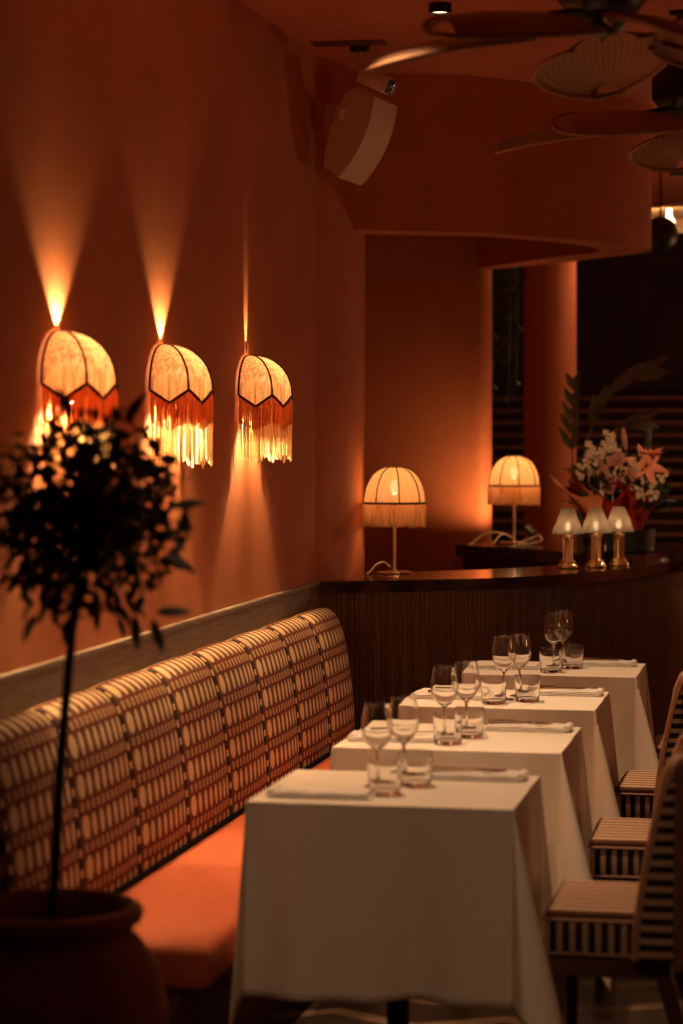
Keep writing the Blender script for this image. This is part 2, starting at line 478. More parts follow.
# ------------------------------------------------------------------ wall sconces
RS = .165
def scallop(phi, hi, lo):        # phi measured 0..pi from the near wall end; seams every 45 degrees
    f = (phi/(PI/4)) % 1.0
    return hi + (lo-hi)*(1-abs(2*f-1))
def fringe_bm(phis, r, ztop, zbot, w=.0055, cx=0., jit=.004, full=False):
    bm = bmesh.new()
    for p in phis:
        zt, zb = ztop(p), zbot(p)+R.uniform(-jit, jit)
        rr = r+R.uniform(-.003, .003); a = p-PI/2
        c = Vector((cx+rr*math.cos(a), rr*math.sin(a), 0)); tg = Vector((-math.sin(a), math.cos(a), 0)); nr = Vector((math.cos(a), math.sin(a), 0))
        dx = R.uniform(-.004, .004)
        ww = w*R.uniform(.7, 1.1)
        q = [c-tg*ww/2, c+tg*ww/2, c+nr*ww*.5]
        sh = tg*dx
        top = [bm.verts.new(v+Vector((0,0,zt))) for v in q]; bot = [bm.verts.new(v+sh+Vector((0,0,zb))) for v in q]
        for i in range(3): bm.faces.new((top[i], top[(i+1)%3], bot[(i+1)%3], bot[i]))
    return bm
GAP = .010
def make_sconce():
    t = thing('wall_sconce', 'x', 'wall lamp')
    # wall plate and arm
    bm = bmesh.new(); lathe(bm, [(0,0),(.045,0),(.045,.010),(.02,.016),(0,.016)], 24); bm.transform(Matrix.Rotation(PI/2, 4, 'Y')); finish('wall_plate', bm, M['brass'], t)
    bm = bmesh.new(); tube(bm, [(.01,0,0),(.05,0,0),(.063,0,.02),(.065,0,.095)], .007); finish('arm', bm, M['brass'], t)
    bm = bmesh.new(); lathe(bm, [(0,-.03),(.012,-.025),(.02,-.005),(.016,.02),(0,.03)], 16); bm.transform(Matrix.Translation((.065,0,.125))); finish('bulb', bm, M['bulb'], t)
    # dome panels
    bm = bmesh.new(); n = 48; m = 14; rows = []
    for i in range(n+1):
        p = PI*i/n; f = (p/(PI/4)) % 1.0
        flat = 1 - .045*math.sin(PI*f)
        zlo = scallop(p, .055, .012)
        col = []
        for j in range(m+1):
            q = j/m
            if q < .25: z = zlo + (.06-zlo)*q/.25 ; r = RS
            else:
                e = (q-.25)/.75*(PI/2)*.93
                z = .06+.145*math.sin(e)/math.sin(PI/2*.93); r = RS*math.cos(e)**.85
            r = max(r, .018)*flat
            a = p-PI/2
            col.append(bm.verts.new((GAP+r*math.cos(a), r*math.sin(a), z)))
        rows.append(col)
    for a, b in zip(rows, rows[1:]):
        for j in range(m): bm.faces.new((a[j], b[j], b[j+1], a[j+1]))
    sh = finish('shade', bm, M['shade'], t, angle=80)
    # ribs and scalloped braid belong to the shade
    for p in [PI/4*k for k in range(5)]:
        pts = []
        for j in range(m+1):
            q = j/m; zlo = .055
            if q < .25: z = zlo+.005*q/.25; r = RS
            else:
                e = (q-.25)/.75*(PI/2)*.93; z = .06+.145*math.sin(e)/math.sin(PI/2*.93); r = RS*math.cos(e)**.85
            r = max(r, .018)+.001
            pts.append((GAP+r*math.cos(p-PI/2), r*math.sin(p-PI/2), z))
        bm = bmesh.new(); tube(bm, pts, .0040, 6); finish('rib', bm, M['braid'], sh)
    bm = bmesh.new()
    tube(bm, [(GAP+(RS+.002)*(1-.045*math.sin(PI*((PI*i/64/(PI/4)) % 1)))*math.cos(PI*i/64-PI/2), (RS+.002)*(1-.045*math.sin(PI*((PI*i/64/(PI/4)) % 1)))*math.sin(PI*i/64-PI/2), scallop(PI*i/64*.9999, .055, .012)) for i in range(65)], .0052, 6)
    finish('braid', bm, M['braid'], t)
    ph = [PI*(i+.5)/108 for i in range(108)]
    bm = fringe_bm(ph, RS-.004, lambda p: scallop(p, .055, .012), lambda p: scallop(p, -.045, -.078), .0062, GAP, .002)
    finish('rust_fringe', bm, M['fringe_rust'], t, smooth=False)
    bm = fringe_bm(ph, RS-.006, lambda p: scallop(p, -.035, -.068), lambda p: scallop(p, -.165, -.197), .0048, GAP, .006)
    finish('cream_fringe', bm, M['fringe_cream'], t, smooth=False)
    bm = bmesh.new(); lathe(bm, [(0,.200),(.011,.200),(.012,.206),(.008,.2065),(.007,.202),(0,.202)], 16, .022, 0); finish('uplight_cup', bm, M['brass'], t)
    # wire rim that closes the shade's back along the wall
    bm = bmesh.new(); tube(bm, [(GAP,-RS,.055),(GAP,RS,.055)], .002, 6); finish('rim_wire', bm, M['brass'], t)
    return t
sc_lab = ['fringed half-dome wall sconce partly hidden by the topiary crown', 'fringed half-dome wall sconce in the middle of the row of three', 'fringed half-dome wall sconce closest to the bar corner']
sc0 = make_sconce()
SY = [6.60, 7.70, 8.905]
for k, y in enumerate(SY):
    o = sc0 if k == 0 else copy_tree(sc0)
    o.location = (0, y, 1.775); tag(o, sc_lab[k], 'wall lamp', 'fringed wall sconces')
    point('sconce_light', (.065, y, 1.90), 2.3, (1,.56,.26), .022)
    ang, pw = ((100, 20), (90, 17), (26, 14))[k]
    spot('sconce_uplight', (.026, y-(.0 if k < 2 else .01), 1.990), pw, ang, .5, (-.25,0,1), (1,.60,.25), .008)
    spot('sconce_downlight', (.05, y, 1.80), (120, 130, 105)[k], (140, 138, 104)[k], .5, (-.20,0,-1), (1,.60,.25), .012)

# ------------------------------------------------------------------ fringed table lamps
def make_lamp():
    t = thing('table_lamp', 'x', 'lamp')
    bm = bmesh.new(); lathe(bm, [(0,0.0003),(.076,0.0003),(.078,.004),(.074,.010),(.02,.014),(0,.015)], 40); finish('base', bm, M['brass'], t)
    bm = bmesh.new(); lathe(bm, [(.010,.012),(.0075,.03),(.0075,.33),(.012,.335),(.012,.36),(0,.362)], 16); finish('pole', bm, M['brass'], t)
    bm = bmesh.new(); lathe(bm, [(0,.36),(.012,.362),(.024,.385),(.022,.405),(0,.425)], 16); finish('bulb', bm, M['bulb'], t)
    r0 = .139
    dome = [(r0, .318)] + [(r0*math.cos(e)**.80, .318+.165*math.sin(e)) for e in [PI/2*k/14 for k in range(1, 13)]] + [(.047, .4835)]
    bm = bmesh.new(); lathe(bm, dome, 48); sh = finish('shade', bm, M['shade2'], t, angle=80)
    for k in range(8):
        a = 2*PI*(k+.42)/8
        bm = bmesh.new(); tube(bm, [((r+.001)*math.cos(a), (r+.001)*math.sin(a), z) for r, z in dome], .0034, 6); finish('rib', bm, M['braid'], sh)
    bm = bmesh.new(); lathe(bm, [(r0+.002,.314),(r0+.004,.318),(r0+.002,.324),(r0-.002,.318),(r0+.002,.314)], 48); finish('braid', bm, M['braid'], t)
    ph = [2*PI*(i+.5)/210 for i in range(210)]
    bm = fringe_bm(ph, r0+.003, lambda p: .317, lambda p: .214, .0046, 0, .005); finish('fringe', bm, M['fringe_peach'], t, smooth=False)
    bm = bmesh.new(); tube(bm, [(r0,0,.317),(0,0,.33),(-r0,0,.317)], .0015, 6); finish('spider', bm, M['brass'], t)
    return t
lamp0 = make_lamp()
LP = [((.235, 10.79, 1.0505), 'dome table lamp with peach fringe on the bar beside the corner pier'), ((.495, 13.03, 1.0865), 'dome table lamp with peach fringe on the raised shelf beside the bouquet')]
for k, (p, lb) in enumerate(LP):
    o = lamp0 if k == 0 else copy_tree(lamp0)
    o.location = p; tag(o, lb, 'lamp', 'fringed table lamps on the bar')
    if k: o.scale = (.98,)*3
    point('table_lamp_light', (p[0], p[1], p[2]+.372), (5.5, 6.5)[k], (1,.50,.20), .024)
    cd = ([(-.02,0,.03),(-.045,-.02,.052),(-.075,-.05,.042),(-.095,-.09,.012),(-.105,-.13,.004)] if k == 0 else
          [(-.01,-.01,.035),(-.06,-.03,.055),(-.12,-.05,.062),(-.17,-.09,.045),(-.21,-.15,.006),(-.225,-.19,.003)])
    bm = bmesh.new(); tube(bm, spline(cd, 6), .0035, 8)
    if k: tube(bm, spline([(.02,-.09,.004),(.10,-.10,.004),(.16,-.06,.02),(.14,-.02,.045),(.10,-.03,.03),(.03,-.10,.004)], 6), .003, 8)
    finish('cord', bm, M['cord'], o)

t = thing('added_shelf_spot', 'added small black spotlight behind the fringed lamp that stands by the bouquet', 'spotlight', (.56, 13.225, 1.0855))  # added hidden fixture that brightens the end of the bar wall
bm = bmesh.new(); lathe(bm, [(0,0),(.03,0),(.03,.008),(.006,.012),(.006,.05),(0,.05)], 20); finish('stand', bm, M['black'], t)
hd = Vector((-.64,.44,.55)).normalized()
bm = bmesh.new(); lathe(bm, [(0,-.03),(.02,-.03),(.022,.03),(.019,.03),(.017,-.02),(0,-.02)], 20); bm.transform(Matrix.Translation((0,0,.06)) @ hd.to_track_quat('Z','Y').to_matrix().to_4x4()); finish('head', bm, M['black'], t)
spot('added_wall_wash', Vector((.56,13.225,1.1455))+hd*.032, 24, 84, .9, hd, (1,.48,.20), .015)

# ------------------------------------------------------------------ three small cordless lamps
def make_small():
    t = thing('cordless_lamp', 'x', 'lamp')
    bm = bmesh.new(); lathe(bm, [(0,0),(.044,0),(.047,.005),(.045,.016),(.036,.022),(.034,.034),(.026,.038),(0,.038)], 32); finish('base', bm, M['brass'], t)
    bm = bmesh.new(); lathe(bm, [(.0145,.036),(.0125,.040),(.0125,.135),(.028,.140),(.028,.150),(.012,.156),(.010,.175),(0,.176)], 24); st = finish('stem', bm, M['brass'], t)
    for k in range(4):
        a = 2*PI*k/4+.5
        bm = bmesh.new(); tube(bm, [(.0215*math.cos(a), .0215*math.sin(a), .035), (.0215*math.cos(a), .0215*math.sin(a), .148)], .0038, 8); finish('rod', bm, M['brass'], st)
    bm = bmesh.new(); lathe(bm, [(.012,.148),(.030,.150),(.030,.154),(.012,.156)], 24); finish('collar', bm, M['brass'], t)
    bm = bmesh.new(); lathe(bm, [(0,.175),(.009,.180),(.013,.198),(.008,.214),(0,.222)], 16); finish('bulb', bm, M['smallbulb'], t)
    bm = bmesh.new(); lathe(bm, [(.0735,.164),(.0745,.166),(.029,.282),(.0275,.282),(.0725,.166),(.0735,.164)], 40); finish('shade', bm, M['frost'], t, angle=60)
    bm = bmesh.new(); tube(bm, [(-.028,0,.278),(0,0,.266),(.028,0,.278)], .0015, 6); tube(bm, [(0,0,.21),(0,0,.266)], .0015, 6); finish('shade_carrier', bm, M['brass'], t)
    return t
s0 = make_small()
for k, (x, y, lb) in enumerate([(.965,11.33,'small brass cordless lamp at the end of its trio nearest the fringed lamps'), (1.085,11.46,'small brass cordless lamp in the middle of the trio on the bar'), (1.180,11.615,'small brass cordless lamp at the bouquet end of its trio')]):
    o = s0 if k == 0 else copy_tree(s0)
    o.location = (x, y, 1.0505); o.rotation_euler.z = k*.7; tag(o, lb, 'lamp', 'small cordless lamps on the bar')
    point('cordless_lamp_light', (x, y, 1.2505), .22, (1,.60,.30), .012)

# ------------------------------------------------------------------ dining tables, cloths and settings
TY = [6.02, 7.095, 8.20, 9.325]; TX0, TX1 = .698, 1.380; TD = [.59, .63, .59, .56]
WHICH = ['the table closest to the topiary', 'the second table from the topiary', 'the third table from the topiary', 'the table against the bar']
def make_table():
    t = thing('dining_table', 'x', 'table')
    bm = bmesh.new(); box(bm, -.325, .325, -.27, .27, .715, .744, .004); finish('tabletop', bm, M['wood'], t)
    bm = bmesh.new(); lathe(bm, [(.11,.70),(.11,.714),(.03,.70)][:2]+[(.035,.69),(.03,.60),(.03,.06),(.05,.035)], 24); finish('pedestal', bm, M['black'], t)
    bm = bmesh.new(); lathe(bm, [(0,0),(.21,0),(.21,.012),(.06,.034),(0,.036)], 40); finish('foot', bm, M['black'], t)
    return t
def cloth_bm(w, d, seed, over=.497):
    r = random.Random(seed); bm = bmesh.new()
    nx = 76; ny = 70; A, B = w/2+over, d/2+over
    ph = [r.uniform(0, 6.28) for _ in range(10)]
    def P(a, b):
        da = max(0, abs(a)-w/2); db = max(0, abs(b)-d/2); sa = 1 if a > 0 else -1; sb = 1 if b > 0 else -1
        ca = max(-w/2, min(w/2, a)); cb = max(-d/2, min(d/2, b))
        rr = math.hypot(da, db)
        if rr < 1e-9: return (a, b, 0)
        an = math.atan2(db, da); s2 = math.sin(2*an)
        left = .10 if sa < 0 else (1.0 if sb < 0 else .30)
        fl = .05 + .30*s2**1.5
        tt = rr/over
        wx = 1-min(1, abs(a)/(w/2))**4; wy = 1-min(1, abs(b)/(d/2))**4
        rip = .034*wx*tt*(math.sin(a*11+ph[0])+.6*math.sin(a*31+ph[1])) if db > 0 and da == 0 else (.012*wy*tt*(math.sin(b*17+ph[2])+.6*math.sin(b*29+ph[3])) if da > 0 and db == 0 else 0)
        if da > 0 and db > 0: rip = .018*tt*math.sin(4*an+ph[4])*s2
        lat = rr*fl + rip
        z = -math.sqrt(max(0, rr*rr-lat*lat))
        # round over the table edge
        e = .008; 
        if rr < 2*e: z = -(rr*rr)/(4*e)
        else: z = z + e*.6
        kx = left
        return (ca+sa*math.cos(an)*lat*kx+(sa*.004 if da>0 else 0)*kx, cb+sb*math.sin(an)*lat+(sb*.004 if db>0 else 0), z)
    def axis(h, n, A):
        xs = []
        inner = [-h+2*h*i/20 for i in range(21)]
        out = [h+.002, h+.006, h+.012, h+.02] + [h+.02+(A-h-.02)*k/22 for k in range(1, 23)]
        return [-x for x in reversed(out)]+inner+out
    xs = axis(w/2, nx, A); ys = axis(d/2, ny, B)
    g = [[bm.verts.new(P(x, y)) for y in ys] for x in xs]
    for i in range(len(xs)-1):
        for j in range(len(ys)-1): bm.faces.new((g[i][j], g[i+1][j], g[i+1][j+1], g[i][j+1]))
    return bm
def goblet():
    t = thing('wine_glass', 'x', 'glass')
    out = [(0,0),(.033,0),(.034,.002),(.012,.006),(.0045,.012),(.004,.05),(.0042,.088),(.010,.096),(.026,.110),(.038,.130),(.0415,.148),(.040,.170),(.0355,.195),(.0325,.212)]
    inn = [(.0315,.2122),(.0345,.195),(.039,.170),(.0403,.148),(.0368,.131),(.025,.1125),(.010,.0995),(0,.0975)]
    bm = bmesh.new(); lathe(bm, out+inn, 36); finish('bowl', bm, M['glass'], t, angle=60)
    return t
def tumbler():
    bm = bmesh.new(); lathe(bm, [(0,0),(.040,0),(.042,.003),(.0455,.092),(.0440,.0925),(.0405,.016),(.037,.012),(0,.012)], 36)
    return finish('water_tumbler', bm, M['glass'], None, angle=50)
def napkin_bm():
    bm = bmesh.new()
    for k, (l, w, h) in enumerate([(.262,.115,.0),(.258,.112,.0075),(.25,.108,.015)]):
        b = bmesh.new(); nx = 14
        x0 = -l/2+R.uniform(-.004,.004)
        vs = []
        for i in range(nx+1):
            x = x0+l*i/nx; sag = .0015*math.sin(i*1.1+k)
            vs.append([b.verts.new((x, y, h+z+sag*(k > 0)+.0005*k)) for y, z in ((-w/2+.002,.001),(-w/2,.004),(-w/2+.003,.007),(w/2-.003,.007),(w/2,.004),(w/2-.002,.001))])
        for a, c in zip(vs, vs[1:]):
            for q in range(6): b.faces.new((a[q], a[(q+1)%6], c[(q+1)%6], c[q]))
        b.faces.new(vs[0]); b.faces.new(vs[-1]); merge(bm, b)
    # rolled end
    b = bmesh.new(); tube(b, [(.128,-.05,.016),(.128,.05,.016)], .0135, 12); merge(bm, b)
    bm.transform(Matrix.Scale(.72, 4, (0,0,1)))
    return bm
def fork_bm():
    bm = bmesh.new()
    tube(bm, [(-.10,0,.002),(-.06,0,.003),(.02,0,.004),(.045,0,.005)], [.0045,.0035,.0025,.003], 8)
    box(bm, .043, .065, -.011, .011, .003, .0055, .001)
    for y in (-.0095,-.0032,.0032,.0095): tube(bm, [(.063,y,.0045),(.085,y,.003),(.105,y,.007)], [.0016,.0015,.0008], 6)
    return bm
def knife_bm():
    bm = bmesh.new()
    tube(bm, [(-.11,0,.003),(-.06,0,.004),(-.01,0,.004)], [.005,.0055,.004], 8)
    b = bmesh.new(); prism(b, [(-.012,-.003),(.0,-.008),(.07,-.009),(.098,-.004),(.105,.004),(-.012,.004)], .0025, .0042); merge(bm, b)
    return bm
tb0, gl0 = make_table(), goblet()
tu0 = tumbler()
nap0 = finish('napkin', napkin_bm(), M['napkin']); fk0 = finish('fork', fork_bm(), M['steel']); kn0 = finish('knife', knife_bm(), M['steel'])
used = set()
def inst(o, loc, rz, label, cat, group):
    c = o if o.name not in used and not used.add(o.name) else copy_tree(o)
    c.location = loc; c.rotation_euler = (0, 0, rz)
    if cat == 'glass' and 'stemmed' in label: c.scale = (1.03, 1.03, 1.04)
    return tag(c, label, cat, group)
G = [dict(tum=[(1.024,6.20),(1.078,6.36)], gob=[(.980,6.33),(1.024,6.49)], nl=(.872,6.14,.02), nr=(1.215,6.53,.01)),
     dict(tum=[(1.030,7.235),(1.072,7.40)], gob=[(1.000,7.36),(1.043,7.53)], nl=(.858,7.29,.05), nr=(1.225,7.62,-.02)),
     dict(tum=[(1.021,8.33),(1.128,8.42)], gob=[(1.040,8.46),(1.079,8.59)], nl=(.856,8.47,-.04), nr=(1.228,8.67,.02)),
     dict(tum=[(1.094,9.45),(1.162,9.62)], gob=[(1.094,9.57),(1.112,9.735)], nl=(.905,9.58,.02), nr=(1.262,9.775,-.01))]
TT = .7505
for k in range(4):
    w = TX1-TX0; d = TD[k]; cx = (TX0+TX1)/2 + (0, .004, .0, .052)[k]; cy = TY[k]+d/2; W = WHICH[k]
    inst(tb0, (cx, cy, 0), 0, 'pedestal dining table under a white cloth, '+W, 'table', 'dining tables along the banquette')
    cl = finish('tablecloth', cloth_bm(w, d, 30+k), M['linen'], angle=80, loc=(cx, cy, TT-.0005))
    cl.modifiers.new('thick', 'SOLIDIFY').thickness = .0022
    cl.modifiers['thick'].offset = -1
    tag(cl, 'long white linen tablecloth draped over '+W, 'tablecloth', 'white tablecloths')
    z = TT+.0003
    for (x, y), s in zip(G[k]['tum'], ('banquette side', 'chair side')):
        inst(tu0, (x, y, z), R.random(), f'clear water tumbler on the {s} of its pair, {W}', 'glass', 'water tumblers')
    for (x, y), s in zip(G[k]['gob'], ('banquette side', 'chair side')):
        inst(gl0, (x, y, z), R.random(), f'stemmed wine glass on the {s} of its pair, {W}', 'glass', 'wine glasses')
    x, y, a = G[k]['nl']; inst(nap0, (x, y, z), a+PI, f'folded napkin laid at the banquette place of {W}', 'napkin', 'folded white napkins')
    if k in (1, 2): inst(kn0, (x+.02, y+.012, z+.021), a+.25, f'steel knife on the napkin at the banquette place of {W}', 'knife', 'steel knives')
    x, y, a = G[k]['nr']; inst(nap0, (x, y, z), a, f'folded napkin laid at the chair place of {W}', 'napkin', 'folded white napkins')
    inst(fk0, (x-.02, y-.015, z+.0195), a+.03, f'steel fork on the napkin at the chair place of {W}', 'fork', 'steel forks')
    inst(kn0, (x-.02, y+.028, z+.0195), a-.02, f'steel knife on the napkin at the chair place of {W}', 'knife', 'steel knives')

# ------------------------------------------------------------------ chairs
def uv_by_normal(bm, mode):
    uvl = bm.loops.layers.uv.new('UVMap'); bm.normal_update()
    for f in bm.faces:
        n = f.normal
        for l in f.loops:
            c = l.vert.co
            if mode == 'z': l[uvl].uv = (c.z, c.y)
            elif mode == 'top': l[uvl].uv = (c.y, c.x)
            elif abs(n.z) > .6: l[uvl].uv = (c.y, c.x)
            elif abs(n.y) > abs(n.x): l[uvl].uv = (c.x, c.z)
            else: l[uvl].uv = (c.y, c.z)
def back_path(off):
    # plan of the barrel back, near end to far end, offset outward
    p = spline([(.125,-.235),(.20,-.232),(.255,-.20),(.285,-.12),(.295,0),(.285,.12),(.255,.20),(.20,.232),(.125,.235)], 5)
    return [Vector((v.x, v.y)) for v in offs(p, -off)]
def lean(z, x): return .085*max(0, (z-.40)/.46)**1.4*max(0, min(1, (.215-x)/.09))
def back_bm(o0, o1, z0, z1, drop=.10, rnd=.02):
    bm = bmesh.new(); a, b = back_path(o0), back_path(o1); n = len(a); cols = []
    for i in range(n):
        s = abs(2*i/(n-1)-1)
        zt = z1-drop*s**4
        col = []
        for q, o in ((0, a[i]),):
            for j in range(11):
                z = z0+(zt-rnd-z0)*j/10; col.append((a[i].x+lean(z, a[i].x), a[i].y, z))
            m = (a[i]+b[i])/2
            for e in (PI*.75, PI*.5, PI*.25):
                cc = m+(a[i]-b[i])*.5*-math.cos(e)*-1*-1; z = zt-rnd+rnd*math.sin(e)
                t_ = .5-.5*math.cos(PI-e)
                pt = a[i].lerp(b[i], t_); col.append((pt.x+lean(z, pt.x), pt.y, z))
            for j in range(10, -1, -1):
                z = z0+(zt-rnd-z0)*j/10; col.append((b[i].x+lean(z, b[i].x), b[i].y, z))
        cols.append([bm.verts.new(c) for c in col])
    for c0_, c1_ in zip(cols, cols[1:]):
        m = len(c0_)
        for j in range(m): bm.faces.new((c0_[j], c0_[(j+1)%m], c1_[(j+1)%m], c1_[j]))
    bm.faces.new(cols[0]); bm.faces.new(cols[-1])
    bmesh.ops.recalc_face_normals(bm, faces=bm.faces)
    return bm
def make_chair(fx):
    t = thing('dining_chair', 'x', 'chair')
    bm = bmesh.new(); box(bm, fx, .17, -.22, .21, .362, .45, .012, 2); uv_by_normal(bm, 'a'); st = finish('seat', bm, M['stripe'], t)
    bm = bmesh.new(); box(bm, fx+.003, .165, -.217, .207, .449, .472, .010, 3); uv_by_normal(bm, 'top'); finish('seat_top', bm, M['stripetop'], st)
    bm = bmesh.new()
    for z in (.448, .362):
        tube(bm, [(fx-.001,-.222,z),(.172,-.222,z)], .0045, 6); tube(bm, [(fx-.001,.212,z),(.172,.212,z)], .0045, 6); tube(bm, [(fx-.002,-.222,z),(fx-.002,.212,z)], .0045, 6)
    finish('seat_piping', bm, M['piping'], st)
    bm = back_bm(-.004, .042, .36, .872, .06); uv_by_normal(bm, 'z'); bk = finish('backrest', bm, M['stripe'], t, angle=50)
    # brown outer shell hugging the rear of the back
    p = back_path(.052); q = back_path(.0425); n = len(p); lo_, hi_ = 5, n-6
    bm = bmesh.new(); cols = []
    for i in range(lo_, hi_+1):
        s = abs(2*i/(n-1)-1); zt = .876-.06*s**4; col = []
        for o in (p, q):
            for j in range(9):
                z = .34+(zt-.34)*(j if o is p else 8-j)/8; col.append(bm.verts.new((o[i].x+lean(z, o[i].x), o[i].y, z)))
        cols.append(col)
    for a, b in zip(cols, cols[1:]):
        for j in range(18): bm.faces.new((a[j], a[(j+1)%18], b[(j+1)%18], b[j]))
    bm.faces.new(cols[0]); bm.faces.new(cols[-1])
    finish('back_shell', bm, M['shell'], t)
    # piping along the front edges and over the top of the back
    a = back_path(.02); pts = []
    for z in [.36+.057*k for k in range(8)]: pts.append((a[0].x-.004+lean(z, a[0].x), a[0].y, z))
    for i, v in enumerate(a):
        s = abs(2*i/(n-1)-1); z = .874-.06*s**4; pts.append((v.x+lean(z, v.x), v.y, z))
    for z in [.76-.057*k for k in range(8)]: pts.append((a[-1].x-.004+lean(z, a[-1].x), a[-1].y, z))
    bm = bmesh.new(); tube(bm, pts, [.017]*8+[.024]*n+[.017]*8, 8); finish('edge_roll', bm, M['piping'], bk)
    bm = bmesh.new(); box(bm, fx+.01, .20, -.21, .20, .30, .361, .006); finish('seat_rail', bm, M['wood'], t)
    for sx, sy in ((-1,-1),(-1,1),(1,-1),(1,1)):
        bm = bmesh.new(); x0 = fx+.03 if sx < 0 else .18; x1 = fx+.03 if sx < 0 else .27
        tube(bm, [(x0, sy*.19, .31), ((x0+x1)/2, sy*.195, .15), (x1, sy*.20, 0)], [.023,.019,.013], 10); finish('leg', bm, M['wood'], t)
    return t
ch0 = make_chair(-.123); ch1 = make_chair(-.035)
for k, (x, y, a) in enumerate([(1.565,6.395,.0),(1.572,7.485,.03),(1.472,8.57,-.02),(1.515,9.62,.02)]):
    o = (ch0 if k == 0 else copy_tree(ch0) if k == 1 else ch1 if k == 2 else copy_tree(ch1))
    o.location = (x, y, 0); o.rotation_euler.z = a
    tag(o, 'black and cream striped barrel-back dining chair drawn up to '+WHICH[k], 'chair', 'striped dining chairs')

# ------------------------------------------------------------------ speaker, camera, ceiling fittings
rr_, uu_, tt_ = Vector((math.cos(TH), math.sin(TH), 0)), Vector((0,0,1)), Vector((math.sin(TH), -math.cos(TH), 0))
def fr(a): return a[0]*rr_+a[1]*uu_+a[2]*tt_
def frame(W, U):
    w = fr(W).normalized(); u = fr(U); u = (u-w*u.dot(w)).normalized(); f = w.cross(u).normalized()
    if f.dot(tt_) < 0: f = -f
    return Matrix((w, f, u)).transposed().to_4x4()
t = thing('loudspeaker', 'white curved loudspeaker bracketed to the pier, tilted down beneath the camera', 'speaker', (.185, 10.11, 2.955))
t.scale = (.93,)*3
Mx = frame((.105,-.018,-.17), (.146,.326,.061))
front = [(.078+.040*(1-(2*k/12-1)**2)-.0, -.20+.40*k/12) for k in range(13)]
backp = [(-.030,.21),(-.078,.175),(-.090,.09),(-.072,-.02),(-.050,-.12),(-.030,-.185)]
def side_prism(pts, w0, w1):
    b = bmesh.new(); lo = [b.verts.new((w0, f, u)) for f, u in pts]; hi = [b.verts.new((w1, f, u)) for f, u in pts]
    b.faces.new(lo); b.faces.new(hi); n = len(pts)
    for i in range(n): b.faces.new((lo[i], lo[(i+1)%n], hi[(i+1)%n], hi[i]))
    return b
b = side_prism([(f-.012, u*.985) for f, u in front]+backp, -.098, .098); bmesh.ops.bevel(b, geom=b.edges[:], offset=.006, segments=2, affect='EDGES'); b.transform(Mx); finish('cabinet', b, M['spk'], t, angle=35)
b = side_prism(front+[(f-.016, u) for f, u in reversed(front)], -.103, .103); b.transform(Mx); g = finish('grille', b, M['grille'], t, angle=35)
b = bmesh.new(); box(b, -.02, .02, .001, .003, -.006, .006, .002); b.transform(Mx @ Matrix.Translation((0, .083, -.165)) @ Matrix.Rotation(-.30, 4, 'X')); finish('badge', b, M['spk'], g)
bm = bmesh.new(); box(bm, -.155, -.065, .06, .10, .02, .15, .006); tube(bm, [(-.10,.07,.10),(-.06,-.01,.075),(-.035,-.045,.07)], .018, 12); finish('bracket', bm, M['spk'], t)
bm = bmesh.new(); tube(bm, [(-.045,-.05,.085),(-.035,-.085,.085)], .026, 20); finish('pivot_knob', bm, M['spk'], t)

t = thing('security_camera', 'small white bullet security camera hung from the ceiling above the loudspeaker', 'camera', (.31, 9.95, CZ))
ax = fr((.80,-.42,.42)).normalized(); c = Vector((-.0,-.02,-.15))
bm = bmesh.new(); lathe(bm, [(0,0),(.042,0),(.042,-.018),(.03,-.026),(0,-.026)], 24, -.075, .0); finish('mount', bm, M['black'], t)
bm = bmesh.new(); tube(bm, [(-.075,0,-.02),(-.07,-.005,-.06),c-ax*.04], .013, 10); finish('arm', bm, M['white'], t)
q = ax.to_track_quat('Y', 'Z').to_matrix().to_4x4()
b = bmesh.new(); box(b, -.038, .038, -.075, .075, -.036, .036, .014, 3); b.transform(Matrix.Translation(c) @ q); hs = finish('housing', b, M['white'], t)
b = bmesh.new(); box(b, -.033, .033, .074, .080, -.031, .031, .006); lathe(b, [(0,0)], 3) if False else None; b.transform(Matrix.Translation(c) @ q); ff = finish('front_face', b, M['black'], t)
for zz in (-.014, .014):
    b = bmesh.new(); lathe(b, [(0,.006),(.010,.004),(.012,0),(0,0)], 16); b.transform(Matrix.Translation(c) @ q @ Matrix.Translation((0,.080,zz)) @ Matrix.Rotation(-PI/2, 4, 'X')); finish('lens', b, M['marble'], ff)

t = thing('ceiling_vent', 'narrow slotted air vent in the ceiling beside the left wall', 'vent', (.21, 9.86, CZ))
bm = bmesh.new()
for y in (-.045, .0, .045): box(bm, -.155, .155, y-.012, y+.012, -.006, 0, .002)
finish('slot_bar', bm, M['shell'], t)
bm = bmesh.new(); box(bm, -.155, .155, -.04, .04, -.002, 0); finish('slot_gap', bm, M['plinth'], t)

def downlight(loc, label):
    t = thing('downlight', label, 'ceiling light', loc, 0, 'recessed ceiling downlights')
    bm = bmesh.new(); lathe(bm, [(.036,0),(.044,0),(.044,-.035),(.038,-.037),(.036,-.030)], 24); finish('trim_ring', bm, M['black'], t)
    bm = bmesh.new(); lathe(bm, [(0,-.026),(.036,-.028)], 24); finish('diffuser', bm, emit('downlight_glow', (1,.62,.32), 8), t)
downlight((.722, 9.03, CZ), 'small black ceiling downlight above the banquette tables')
downlight((1.248, 15.09, CZ), 'small black ceiling downlight beyond the soffit ring')
t = thing('track_spotlight', 'small black ceiling spotlight partly behind the large fan motor', 'ceiling light', (1.60, 9.37, CZ))
bm = bmesh.new(); lathe(bm, [(0,0),(.04,0),(.04,-.015),(.012,-.02),(.012,-.05)], 20); finish('mount', bm, M['black'], t)
bm = bmesh.new(); lathe(bm, [(0,-.045),(.028,-.05),(.032,-.12),(.026,-.125),(0,-.12)], 20); finish('head', bm, M['black'], t)

